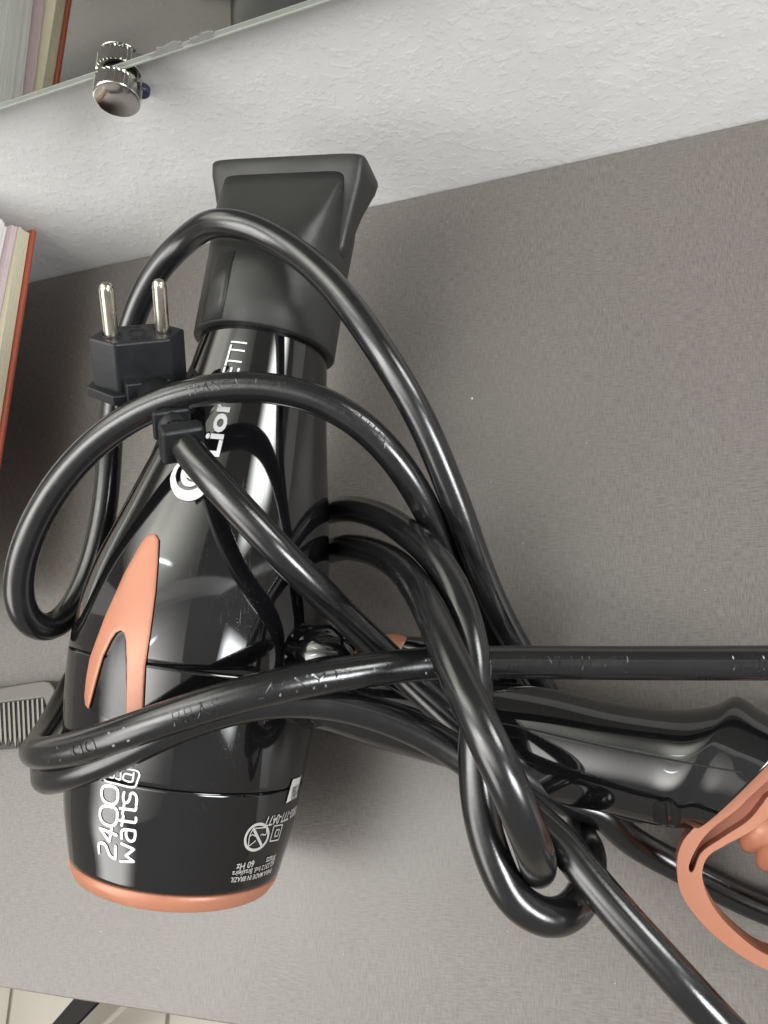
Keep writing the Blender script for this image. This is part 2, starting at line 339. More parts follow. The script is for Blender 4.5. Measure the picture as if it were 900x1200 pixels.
def bring(a, dr_=0., seg=96, aa=None):
    p = prof(a); c = A0+AX*(a if aa is None else aa)+SIDE*p.y; r_ = p.z+dr_
    return [c+(SIDE*math.cos(2*math.pi*k/seg)+UP*math.sin(2*math.pi*k/seg))*r_ for k in range(seg)]
def shell(name, a0, a1, m, n_=40, off=0.):
    rg = [bring(a0, -.0025, aa=a0+.0003), bring(a0, -.0002+off, aa=a0), bring(a0+.00012, off)]+[bring(a0+(a1-a0)*i/n_, off) for i in range(1, n_)]+[bring(a1-.00012, off), bring(a1, -.0002+off, aa=a1), bring(a1, -.0025, aa=a1-.0003)]
    V, Fc = rings_mesh(rg); return pydata(name, V, Fc, m, dr)
def a_of(px, py): return (at(px, py, zax(py))-A0).dot(AX)
s1 = a_of(225, 772); s2 = a_of(213, 893)
shell('barrel_front', -.004, s1-.00014, M['gloss'], 60); shell('barrel_middle', s1+.00014, s2-.00014, M['gloss'], 30); shell('barrel_rear', s2+.00014, LEN, M['gloss'], 30)
V, Fc = rings_mesh([bring(a_, -.0012) for a_ in (0, s1-.01, s1+.01, s2-.01, s2+.01, LEN-.001)]); pydata('inner_liner', V, Fc, M['dark'], dr)
# rear copper ring and grille
rp = prof(LEN); cc = A0+AX*LEN+SIDE*rp.y; r0 = rp.z
def ring_at(a_, rr, seg=96): return [cc+AX*a_+(SIDE*math.cos(2*math.pi*k/seg)+UP*math.sin(2*math.pi*k/seg))*rr for k in range(seg)]
V, Fc = rings_mesh([ring_at(.0004, r0-.003), ring_at(.0004, r0-.0006), ring_at(.0008, r0-.0002), ring_at(.003, r0-.0009), ring_at(.0052, r0-.0022), ring_at(.0058, r0-.0032), ring_at(.0056, r0-.006), ring_at(.002, r0-.006)], False, False)
cap = pydata('rear_ring', V, Fc, M['copper'], dr)
tb = (A0+AX*LEN)-SIDE*(r0+.0003)
V, Fc = rings_mesh([ring_at(.0025, r0-.0062), ring_at(.003, .002)]); gr = pydata('intake_grille', V, Fc, M['dark'], dr)
for rr in (.006, .012, .018, .024):
    pts = ring_at(.0036, rr, 48); v_, f_, _ = sweep(pts+[pts[0]], .0006, 6, AX); pydata('grille_ring', v_, f_, M['nozzle'], gr)
# latch tab of the ring on the left
ang = math.radians(158)
def cyl(a_, rr, th_): return cc+AX*a_+(SIDE*math.cos(th_)+UP*math.sin(th_))*rr
tabV = [cyl(a_, rr, math.radians(t)) for a_, e in ((-.0012, 0), (.0058, -.0016)) for rr in (r0-.003, r0+.0012+e) for t in (148, 153, 158, 163)]
def quadgrid(o4): return
V = tabV; q = lambda i, j, k: i*8+j*4+k
Fc = [(q(0, 0, 0), q(0, 0, 1), q(0, 0, 2), q(0, 0, 3), q(0, 1, 3), q(0, 1, 2), q(0, 1, 1), q(0, 1, 0)), (q(1, 0, 0), q(1, 0, 1), q(1, 0, 2), q(1, 0, 3), q(1, 1, 3), q(1, 1, 2), q(1, 1, 1), q(1, 1, 0)), (q(0, 0, 0), q(0, 1, 0), q(1, 1, 0), q(1, 0, 0)), (q(0, 0, 3), q(0, 1, 3), q(1, 1, 3), q(1, 0, 3))]
for k in range(3): Fc += [(q(0, 1, k), q(0, 1, k+1), q(1, 1, k+1), q(1, 1, k)), (q(0, 0, k), q(0, 0, k+1), q(1, 0, k+1), q(1, 0, k))]
o = pydata('ring_latch', V, Fc, M['copper'], dr); sharp(o, bevel=.0005)
# body surface for prints
bmv, bmf = rings_mesh([bring(-.004+(LEN+.004)*i/90) for i in range(91)])
BV = BVHTree.FromPolygons(bmv, bmf)
def hit(px, py, tree=None):
    d = ray(px, py).normalized(); h = (tree or BV).ray_cast(CAM, d); return (h[0], h[1] if h[1].dot(d) < 0 else -h[1]) if h[0] else (None, None)
def hit_near(px, py):
    for k in range(40):
        h, nn = hit(px-k, py)
        if h: return h, nn
def stroke(bm, pts, w, closed=False, off=.00022, k=.1167, o=(90, 880), tree=None):
    Q = [Vector((p[0]*k+o[0], p[1]*k+o[1], 0)) for p in pts]
    if closed: Q = catmull(Q+[Q[0]], 6)
    else: Q = catmull(Q, 5)
    L_ = []
    for q_ in Q:
        h, nn = hit(q_.x, q_.y, tree)
        if h: L_.append((h+nn*off, nn))
    prev = None
    for i, (p, nn) in enumerate(L_):
        t = L_[min(i+1, len(L_)-1)][0]-L_[max(i-1, 0)][0]; s_ = t.cross(nn).normalized()*w/2
        cur = (bm.verts.new(p-s_), bm.verts.new(p+s_))
        if prev: bm.faces.new((prev[0], prev[1], cur[1], cur[0]))
        prev = cur
    for e in ([] if closed else [L_[0], L_[-1]]):
        p, nn = e; ax1 = nn.orthogonal().normalized(); ax2 = nn.cross(ax1); bm.faces.new([bm.verts.new(p+nn*.00002+(ax1*math.cos(t*math.pi/5)+ax2*math.sin(t*math.pi/5))*w/2) for t in range(10)])
wm = .00085
for name, sts in {
 'digit': None, }.items(): pass
def marks(name, sts, w, m, label=None, **k):
    bm = bmesh.new()
    for pts, cl in sts: stroke(bm, pts, w, cl, **k)
    o = from_bm(name, bm, m, dr, False, False)
    if label: o['label'] = label
    return o
marks('power_lettering', [
 ([(230, 1020), (228, 935), (245, 920), (275, 925), (300, 955), (320, 1010), (345, 1055), (390, 1083)], 0), ([(390, 1083), (393, 955)], 0),
 ([(236, 772), (332, 908)], 0), ([(332, 908), (356, 765)], 0), ([(236, 772), (403, 842)], 0),
 ([(255, 565), (240, 600), (240, 660), (265, 710), (320, 745), (370, 745), (400, 715), (410, 660), (408, 600), (385, 570), (340, 555), (290, 550)], 1),
 ([(270, 360), (255, 390), (255, 440), (275, 495), (330, 530), (380, 530), (410, 500), (418, 450), (415, 400), (395, 370), (350, 350), (300, 348)], 1)],
 wm, M['white'], 'white printed number 2400')
marks('watts_lettering', [
 ([(445, 1105), (575, 1108)], 0), ([(575, 1108), (495, 1048)], 0), ([(495, 1048), (578, 985)], 0), ([(578, 985), (455, 928)], 0),
 ([(455, 875), (455, 805), (480, 787), (540, 792), (588, 800)], 0), ([(500, 792), (500, 850), (530, 898), (568, 900), (588, 860), (588, 802)], 0),
 ([(430, 693), (560, 713), (588, 715), (597, 695), (598, 670)], 0), ([(455, 745), (472, 650)], 0),
 ([(437, 573), (560, 590), (590, 592), (600, 565)], 0), ([(462, 630), (480, 535)], 0),
 ([(480, 415), (470, 460), (480, 510), (510, 515), (535, 480), (545, 430), (570, 420), (600, 450), (605, 500), (600, 540)], 0)], .0008, M['white'], 'white printed word watts')
marks('boxed_lettering', [
 ([(300, 235), (275, 265), (290, 295), (430, 335), (560, 363), (592, 350), (615, 290), (632, 235), (612, 202), (500, 178), (440, 165), (340, 165)], 1),
 ([(575, 218), (557, 305), (485, 292), (470, 275), (485, 228), (560, 240)], 0), ([(447, 215), (437, 285), (398, 272)], 0), ([(385, 205), (372, 265), (320, 250), (330, 215)], 0)], .00055, M['white'], 'small white lettering pro in a rounded outline')
k9 = dict(k=1/9, o=(260, 940))
ell = []
for t in range(24):
    a_ = 2*math.pi*t/24; u_, v_ = 148*math.cos(a_), 108*math.sin(a_); ca, sa = math.cos(math.radians(-56)), math.sin(math.radians(-56)); ell.append((363+u_*ca-v_*sa, 366+u_*sa+v_*ca))
marks('warning_symbol', [(ell, 1), ([(332, 282), (415, 458)], 0)], .00085, M['grey_print'], **k9)
marks('warning_pictogram', [([(330, 275), (465, 265)], 0), ([(465, 265), (462, 330), (440, 345), (425, 335), (405, 345)], 0), ([(330, 275), (290, 350), (275, 465)], 0), ([(275, 465), (350, 405)], 0), ([(290, 360), (320, 340), (345, 355), (370, 350)], 0)], .00032, M['grey_print'], **k9)
marks('double_square_symbol', [([(545, 250), (635, 235)], 0), ([(635, 235), (590, 395)], 0), ([(590, 395), (500, 410)], 0), ([(500, 410), (545, 250)], 0), ([(568, 292), (602, 286)], 0), ([(602, 286), (580, 355)], 0), ([(580, 355), (548, 360)], 0), ([(548, 360), (568, 292)], 0)], .0004, M['grey_print'], **k9)
def text_mesh(txt, bold=0., ext=0., bev=0., size=1.):
    cu = bpy.data.curves.new('t', 'FONT'); cu.body = txt; cu.offset = bold; cu.extrude = ext; cu.bevel_depth = bev; cu.size = size; cu.resolution_u = 3
    o = bpy.data.objects.new('t', cu); S.collection.objects.link(o); bpy.context.view_layer.update()
    me = bpy.data.meshes.new_from_object(o.evaluated_get(bpy.context.evaluated_depsgraph_get())); bpy.data.objects.remove(o); return me
def decal(name, txt, p0, p1, hpx, m, bold=0., off=.0003, label=None, parent=None, shear=0.):
    me = text_mesh(txt, bold); q0, n0 = hit_near(*p0); q1, n1 = hit_near(*p1)
    bm = bmesh.new(); bm.from_mesh(me); bmesh.ops.triangulate(bm, faces=bm.faces)
    xs = [v.co.x for v in bm.verts]; w = max(xs)-min(xs); x0_ = min(xs)
    nn = (n0+n1).normalized(); base = q1-q0; up = nn.cross(base).normalized()
    hs = hpx*((q1-q0).length/math.hypot(p1[0]-p0[0], p1[1]-p0[1]))/.7
    L = base.length
    for _ in range(3):
        es = [e for e in bm.edges if (Vector((e.verts[0].co.x-e.verts[1].co.x, 0, 0)).length*L/w > .0018) or abs(e.verts[0].co.y-e.verts[1].co.y)*hs > .0018]
        if not es: break
        bmesh.ops.subdivide_edges(bm, edges=es, cuts=1, use_grid_fill=False); bmesh.ops.triangulate(bm, faces=bm.faces)
    for v in bm.verts:
        p = q0+base*((v.co.x-x0_)/w)+up*((v.co.y+shear*v.co.x)*hs)
        h = BV.ray_cast(p+nn*.02, -nn)
        v.co = (h[0]+nn*off) if h[0] else p
    bpy.data.meshes.remove(me); o = from_bm(name, bm, m, parent or dr, False, False)
    if label: o['label'] = label
    return o
decal('brand_lettering', 'Lion', (256, 536), (272, 466), 20, M['white'], .028, label='bold white lettering Lion')
decal('brand_lettering', 'ELETTI', (273, 462), (290, 402), 19, M['white'], 0, label='thin white lettering ending in TTI')
k4 = dict(k=.2444, o=(180, 400))
def filled(name, outline, m, off=.0003, thick=0., k=1., o=(0, 0), n_=3, cuts=True, closed_smooth=False, tree=None):
    pts = [Vector((x*k+o[0], y*k+o[1], 0)) for x, y in outline]
    if closed_smooth: pts = catmull(pts+[pts[0]], n_)[:-1]
    bm = bmesh.new(); vs = [bm.verts.new(p) for p in pts]; es = [bm.edges.new((vs[i], vs[(i+1) % len(vs)])) for i in range(len(vs))]
    bmesh.ops.triangle_fill(bm, edges=es, use_beauty=True)
    for _ in range(5):
        es = [e for e in bm.edges if e.calc_length() > 7]
        if not es: break
        bmesh.ops.subdivide_edges(bm, edges=es, cuts=1); bmesh.ops.triangulate(bm, faces=bm.faces)
    bad = []
    for v in bm.verts:
        h, nn = hit(v.co.x, v.co.y, tree)
        if h: v.co = h+nn*(off)
        else: bad.append(v)
    bmesh.ops.delete(bm, geom=bad, context='VERTS')
    bmesh.ops.recalc_face_normals(bm, faces=bm.faces)
    f0 = next(iter(bm.faces))
    if f0.normal.dot(CAM-f0.calc_center_median()) < 0: bmesh.ops.reverse_faces(bm, faces=bm.faces)
    o_ = from_bm(name, bm, m, dr, True, False)
    if thick:
        md = o_.modifiers.new('solid', 'SOLIDIFY'); md.thickness = thick; md.offset = 1
        md = o_.modifiers.new('bev', 'BEVEL'); md.width = thick*.45; md.segments = 2; md.limit_method = 'ANGLE'; md.angle_limit = math.radians(50)
    return o_
filled('emblem', [(85, 700), (82, 660), (95, 620), (115, 590), (150, 575), (120, 610), (108, 650), (118, 690), (145, 712), (180, 715), (215, 700), (240, 680), (262, 690), (255, 715), (230, 745), (190, 765), (150, 765), (110, 745)], M['white'], closed_smooth=True, **k4)
filled('emblem', [(150, 600), (185, 600), (200, 640), (225, 665), (190, 668), (160, 655), (170, 672), (215, 680), (180, 700), (145, 690), (132, 660), (136, 625)], M['white'], closed_smooth=True, **k4)
# copper swoosh inlay
filled('copper_inlay', [(183, 626), (187, 633), (186, 655), (183, 694), (177, 740), (171, 781), (169, 829), (167, 858), (149, 858), (149, 836), (150, 781), (149, 752), (147, 742), (143, 739), (137, 742), (131, 751), (122, 770), (115, 795), (109, 819), (106, 831), (102, 826), (101, 815), (103, 795), (107, 772), (113, 755), (124, 725), (136, 698), (147, 673), (158, 653), (166, 638), (175, 627)], M['copper'], .0001, .0007)
filled('inlay_recess', [(147, 746), (143, 743), (138, 747), (124, 773), (112, 815), (108, 833), (125, 842), (149, 850), (148, 790)], mat('satin_black', (.008, .008, .009), .1), .00015)
# label sticker
st = filled('rating_sticker', [(342, 913), (350.3, 910.3), (351.8, 907.5), (346, 934), (334, 941)], M['sticker'], .0004)
decal('sticker_lettering', '01/0088', (348.5, 918), (341.5, 922.5), 5, M['ink'], .01, .0006, shear=0)
decal('sticker_lettering', 'LXON', (346, 928), (340, 932.5), 6, M['ink'], .01, .0006)
decal('rating_lettering', '0800-777-0477', (347.5, 943), (311, 957), 5.5, M['grey_print'], .008)
decal('rating_lettering', '60 Hz', (298, 1007.5), (277, 1012.5), 6.5, M['grey_print'], .015)
decal('rating_lettering', 'Watts', (323, 1000), (312, 1004.5), 5, M['grey_print'], .008)
decal('rating_lettering', '42.2312 Ind. Brasileira', (321, 1007.5), (272, 1020.5), 4.6, M['grey_print'], .008)
decal('rating_lettering', 'PARA MADE IN BRAZIL', (318, 1016.5), (270, 1028), 4.2, M['grey_print'], .012)
# ---- concentrator nozzle
NZ = -AX; tilt = math.radians(4); NW = SIDE*math.cos(tilt)-UP*math.sin(tilt); NT = SIDE*math.sin(tilt)+UP*math.cos(tilt)
base = A0+AX*.0035
tipL = (at(347, 208, .062)-base).dot(NZ)
def nring(t, a_, b_, e, seg=72, dz=0., roll=0.):
    w_ = (SIDE*(1-t)+NW*t).normalized() if False else NW; out = []
    c = base+NZ*(t*tipL)+NT*dz
    for k in range(seg):
        th = 2*math.pi*k/seg; cs, sn = math.cos(th), math.sin(th)
        x = a_*math.copysign(abs(cs)**(2/e), cs); y = b_*math.copysign(abs(sn)**(2/e), sn); out.append(c+w_*x+NT*y)
    return out
rr = PR[0].z+.0032
nz = empty('x', (0, 0, 0), '', ''); bpy.data.objects.remove(nz)
core = [nring(.0, rr-.0028, rr-.0028, 2), nring(0, rr-.0006, rr-.0006, 2), nring(.006, rr, rr, 2), nring(.15, rr, rr, 2), nring(.3, rr*.995, rr*.985, 2.05), nring(.42, rr*.97, rr*.94, 2.3), nring(.55, rr*.94, rr*.80, 3.4), nring(.68, rr*.93, rr*.64, 6), nring(.82, rr*.94, rr*.48, 9), nring(.93, rr*.96, rr*.36, 12)]
V, Fc = rings_mesh(core); nozz = pydata('nozzle', V, Fc, M['nozzle'], dr); nozz['label'] = 'matt black concentrator nozzle with flared slot end'
fl_ = [nring(.50, rr*.93, .0035, 4), nring(.56, rr*1.0, .0045, 5), nring(.66, rr*1.04, .0055, 6), nring(.78, rr*1.10, .0068, 7), nring(.88, rr*1.165, .0088, 8), nring(.93, rr*1.19, .0102, 9), nring(.985, rr*1.205, .0110, 9), nring(.997, rr*1.20, .0106, 9), nring(1.0, rr*1.18, .0098, 9), nring(1.0, rr*1.10, .0060, 7), nring(.95, rr*1.05, .0045, 7)]
V, Fc = rings_mesh(fl_); pydata('nozzle_lip', V, Fc, M['nozzle'], nozz)
# raised strip on the nozzle collar
for th0, th1, h_ in ((96, 118, .0005),):
    rgv = []
    for t in (.012, .2, .36):
        c = base+NZ*(t*tipL)
        for a_ in range(6):
            th = math.radians(th0+(th1-th0)*a_/5); rgv.append(c+(SIDE*math.cos(th)+UP*math.sin(th))*(rr*(1 if t < .3 else .975)+h_))
    Fc = [(i*6+k, i*6+k+1, (i+1)*6+k+1, (i+1)*6+k) for i in range(2) for k in range(5)]
    o = pydata('collar_strip', rgv, Fc, M['nozzle'], nozz); md = o.modifiers.new('s', 'SOLIDIFY'); md.thickness = .0012; md.offset = -1
# ---- handle
HS = [((300, 775), (300, 862), .046, .014), ((375, 768), (368, 855), .044, .017), ((455, 762), (445, 877), .038, .0165), ((556, 792), (542, 905), .033, .0155), ((650, 808), (632, 938), .031, .016), ((722, 824), (700, 950), .030, .0165), ((790, 832), (748, 962), .029, .017), ((838, 826), (772, 967), .029, .0178), ((863, 816), (788, 969), .028, .018), ((893, 833), (803, 970), .028, .0178), ((930, 854), (813, 971), .028, .0174)]
hr = []
raw = [(Vector(at(*a_, z)), Vector(at(*b_, z)), th) for a_, b_, z, th in HS]
up_ = catmull([q[0] for q in raw], 8); lo_ = catmull([q[1] for q in raw], 8); tt = catmull([Vector((q[2], i, 0)) for i, q in enumerate(raw)], 8)
def hring(a_, b_, th, seg=64, sc=1.):
    c = (a_+b_)/2; w_ = (a_-b_)/2; out = []
    for k in range(seg):
        t = 2*math.pi*k/seg; cs, sn = math.cos(t), math.sin(t); e = 2.35
        out.append(c+w_*math.copysign(abs(cs)**(2/e), cs)*sc+Vector((0, 0, 1))*th*math.copysign(abs(sn)**(2/e), sn)*sc)
    return out
hr = [hring(a_, b_, t.x) for a_, b_, t in zip(up_, lo_, tt)]
V, Fc = rings_mesh(hr); hd = pydata('handle', V, Fc, M['gloss'], dr)
HB = BVHTree.FromPolygons(V, Fc)
bm = bmesh.new(); stroke(bm, [(520, 836), (600, 850), (700, 873), (800, 893), (868, 905)], .0005, False, .00018, 1, (0, 0), HB); o = from_bm('shell_seam', bm, M['dark'], hd, False, False)
# clip recess near the handle end, its shade painted as a flat dark patch
filled_ = [(766, 962), (766, 950), (772, 941), (780, 938), (789, 941), (795, 950), (797, 963), (782, 967)]
o = filled('hook_recess_shade', filled_, M['dark'], .0002, 0, closed_smooth=True, tree=HB); o.parent = hd
bm = bmesh.new(); stroke(bm, [(783, 940), (785, 964)], .0009, False, .0005, 1, (0, 0), HB); stroke(bm, [(766, 962), (765, 950), (771, 940), (780, 936), (790, 940), (797, 950), (799, 963)], .0004, False, .0004, 1, (0, 0), HB)
from_bm('hook', bm, M['gloss'], hd, False, False)
# grip moulding on the near edge of the handle
gp = [at(x, y, z) for x, y, z in ((672, 928, .036), (700, 938, .034), (728, 953, .032), (752, 958, .031), (768, 950, .033))]
v_, f_, _ = sweep(catmull(gp, 8), .0016, 10); pydata('grip_moulding', v_, f_, M['gloss'], hd)
# buttons on the upper handle flank
def ellip(name, c, r3, m, parent, rot=0):
    bm = bmesh.new(); bmesh.ops.create_uvsphere(bm, u_segments=24, v_segments=14, radius=1, matrix=Matrix.Translation(c) @ Matrix.Rotation(rot, 4, 'Z') @ Matrix.Diagonal((*r3, 1))); return from_bm(name, bm, m, parent)
ellip('cool_button', at(462, 757, .045), (.006, .004, .005), M['copper'], dr)
ellip('switch_housing', at(486, 764, .042), (.013, .005, .007), M['gloss'], dr, -.1)
ellip('switch_guard', at(380, 768, .055), (.012, .010, .010), M['gloss'], dr)
# ---- copper end cap with hanging ring
def ribbon(name, C, m, parent, zt, h, bevel=.0009):
    """flat band: C = list of (outer px, inner px)"""
    o_ = catmull([Vector((*c[0], 0)) for c in C], 6); i_ = catmull([Vector((*c[1], 0)) for c in C], 6)
    n_ = len(o_); V = []
    for lst, z in ((o_, zt), (i_, zt), (i_, zt-h), (o_, zt-h)):
        for k, p in enumerate(lst): q_ = at(p.x, p.y, zt); V.append(Vector((q_.x, q_.y, z)))
    Fc = []
    for j in range(4):
        for k in range(n_-1): Fc.append((j*n_+k, j*n_+k+1, ((j+1) % 4)*n_+k+1, ((j+1) % 4)*n_+k))
    Fc += [(0, n_, 2*n_, 3*n_), (n_-1, 2*n_-1, 3*n_-1, 4*n_-1)]
    o = pydata(name, V, Fc, m, parent); md = sharp(o, bevel=bevel, seg=3); return o
ZR = .036
def plate(name, outline, zt, h, m, parent, bevel):
    bm = bmesh.new(); vs = []
    for x, y in outline: q_ = at(x, y, zt); vs.append(bm.verts.new((q_.x, q_.y, zt)))
    f_ = bm.faces.new(vs); ex = bmesh.ops.extrude_face_region(bm, geom=[f_]); bmesh.ops.translate(bm, vec=(0, 0, -h), verts=[v for v in ex['geom'] if isinstance(v, bmesh.types.BMVert)])
    o_ = from_bm(name, bm, m, parent); return sharp(o_, bevel=bevel, seg=3)
def sm2(pts, n_=5): return [(p.x, p.y) for p in catmull([Vector((*q_, 0)) for q_ in pts], n_)]
cut = sm2([(965, 822), (930, 855), (900, 884), (870, 912.5), (840, 941), (813, 970), (801, 984), (794, 1001), (793, 1021), (798, 1047), (819, 1078), (852, 1109), (900, 1138), (955, 1152), (1005, 1130), (1030, 1080), (1025, 1020), (1010, 960)])
inn = sm2([(992, 965), (1004, 1020), (1006, 1075), (988, 1108), (950, 1126), (900, 1119), (865, 1095), (839, 1067), (826, 1041), (823, 1021), (830, 1004), (850, 991), (883, 973), (900, 959), (925, 942), (960, 925), (985, 920)])
slot = sm2([(975, 905), (940, 912), (900, 933), (893, 942), (878, 960), (847, 981), (821, 1000), (813, 1019), (810, 1022), (807, 1018), (816, 995), (832, 974), (865, 948), (875, 938), (900, 915), (940, 880), (985, 842)])
ec = plate('end_cap', cut+inn+slot, ZR, .014, M['copper'], dr, .0009)
# floor of the cap between the bands, seen dark through the slot
poly_slab('cap_floor', [at(x, y, ZR-.009) for x, y in ((975, 846), (905, 900), (870, 928), (840, 955), (818, 985), (806, 1008), (812, 1024), (820, 1006), (850, 985), (890, 962), (960, 915))], .004, M['copper_dull'], ec, .0004)
for k, (cx, cy) in enumerate(((888, 980), (908, 1002), (929, 1022), (950, 1042))):
    pts = catmull([at(cx+dx, cy+dy, .03+dz) for dx, dy, dz in ((-12, 10, -.004), (-4, 0, .0), (6, -9, .002), (20, -18, .001), (32, -24, -.004))], 5)
    v_, f_, _ = sweep(pts, [.0022+.0022*math.sin(math.pi*(i+1)/(len(pts)+1)) for i in range(len(pts))], 14); pydata('relief_rib', v_, f_, M['copper'], ec)
# ------------------------------------------------------------------ plug
pz = Vector((.10, -.81, -.57)).normalized(); wz_ = Vector((.88, -.23, .40)); wz_ = (wz_-pz*wz_.dot(pz)).normalized(); dz_ = wz_.cross(pz)
if dz_.z > 0: dz_ = -dz_
PP, PW, PD = c2w(pz), c2w(wz_), c2w(dz_)
PC = atD(161, 390, .236)      # centre of the plug face
def pl(w_, d_, p_): return PC+PW*(w_*.00086)+PD*(d_*.00086)+PP*(p_*.00086)
plug = None
def hexr(p_, s=1., g=0.):
    return [pl(x*s+math.copysign(g, x), y*s+(math.copysign(g, y) if y else 0), p_) for x, y in ((-17, 0), (-9.8, -8), (9.8, -8), (17, 0), (9.8, 8), (-9.8, 8))]
V, Fc = rings_mesh([hexr(0), hexr(-1, 1.01), hexr(-18, 1.02), hexr(-24, 1.0)]); plug = sharp(pydata('plug', V, Fc, M['plug'], dr), bevel=.0008, seg=3); plug['label'] = 'black two pin plug with metal pins'
V, Fc = rings_mesh([hexr(-18.6, 1.02, 2.6), hexr(-22.6, 1.02, 2.6)]); 
o = sharp(pydata('grip_flange', V, Fc, M['plug'], plug), bevel=.0005)
for sx_ in (-9.0, 9.0):
    pts = [pl(sx_, 0, q_) for q_ in (-1, 0, 8, 16.2, 17.6, 18.5, 19.0)]; rd = [.0022, .0022, .0022, .0022, .0020, .0015, .0006]
    v_, f_, _ = sweep(pts, rd, 28, PW); pin = pydata('pin', v_, f_, M['pin'], plug)
    v_, f_, _ = sweep([pl(sx_+3.3*math.cos(t*math.pi/14), 3.3*math.sin(t*math.pi/14), .05) for t in range(29)], .00022, 6, PP); pydata('pin_seat', v_, f_, M['plug'], plug)
v_, f_, _ = sweep([pl(3.0*math.cos(t*math.pi/14), 3.0*math.sin(t*math.pi/14), .05) for t in range(29)], .00018, 6, PP); pydata('moulded_circle', v_, f_, M['plug'], plug)
def bx_local(name, w0, w1, d0, d1, p0, p1, m, parent, bev=.0006):
    V = [pl(w_, d_, p_) for p_ in (p0, p1) for w_, d_ in ((w0, d0), (w1, d0), (w1, d1), (w0, d1))]
    return sharp(pydata(name, V, [(0, 1, 2, 3), (4, 5, 6, 7), (0, 1, 5, 4), (1, 2, 6, 5), (2, 3, 7, 6), (3, 0, 4, 7)], m, parent), bevel=bev)
bx_local('cord_outlet', -8, 8, 6, 13, -24, -13.5, M['plug'], plug)
ellip('outlet_hole', pl(3, 13.05, -17), (.0006, .0006, .0006), M['dark'], plug)
me = text_mesh('10A 250V', .0, .02, 0, 2.2); bm = bmesh.new(); bm.from_mesh(me)
for v in bm.verts: x, y, z = v.co; v.co = pl(-4.6+x, 5.9-y, 0.0+z*9)
from_bm('moulded_lettering', bm, M['plug'], plug, False, False)
me = text_mesh('6-15 N0S', .0, .02, 0, 1.8); bm = bmesh.new(); bm.from_mesh(me)
for v in bm.verts: x, y, z = v.co; v.co = pl(-4.2+x, -5.2-y, 0.0+z*9)
from_bm('moulded_lettering', bm, M['plug'], plug, False, False)
# strain relief: a boot from the outlet to the collar
RS = pl(2, 12, -18.5); COL = at(214, 520, .105); dirc = (COL-RS).normalized()
pts = [RS+dirc*(COL-RS).length*t for t in (0, .3, .6, .9)]
v_, f_, _ = sweep(pts, [.0058, .005, .0046, .0046], 16, PP); pydata('relief_core', v_, f_, M['plug'], plug)
def oriented_block(name, c, ax, w_, h_, l_, m, parent, bev):
    side = ax.cross(PP).normalized(); up = side.cross(ax)
    V = [c+ax*a_*l_/2+side*x*w_/2+up*y*h_/2 for a_ in (-1, 1) for x, y in ((-1, -1), (1, -1), (1, 1), (-1, 1))]
    return sharp(pydata(name, V, [(0, 1, 2, 3), (4, 5, 6, 7), (0, 1, 5, 4), (1, 2, 6, 5), (2, 3, 7, 6), (3, 0, 4, 7)], m, parent), bevel=bev, seg=3)
for t in (.3, .62): oriented_block('relief_rib', RS+(COL-RS)*t, dirc, .0112, .0098, .0022, M['plug'], plug, .001)
oriented_block('relief_collar', RS+(COL-RS)*.97, dirc, .0125, .0115, .0055, M['plug'], plug, .0014)
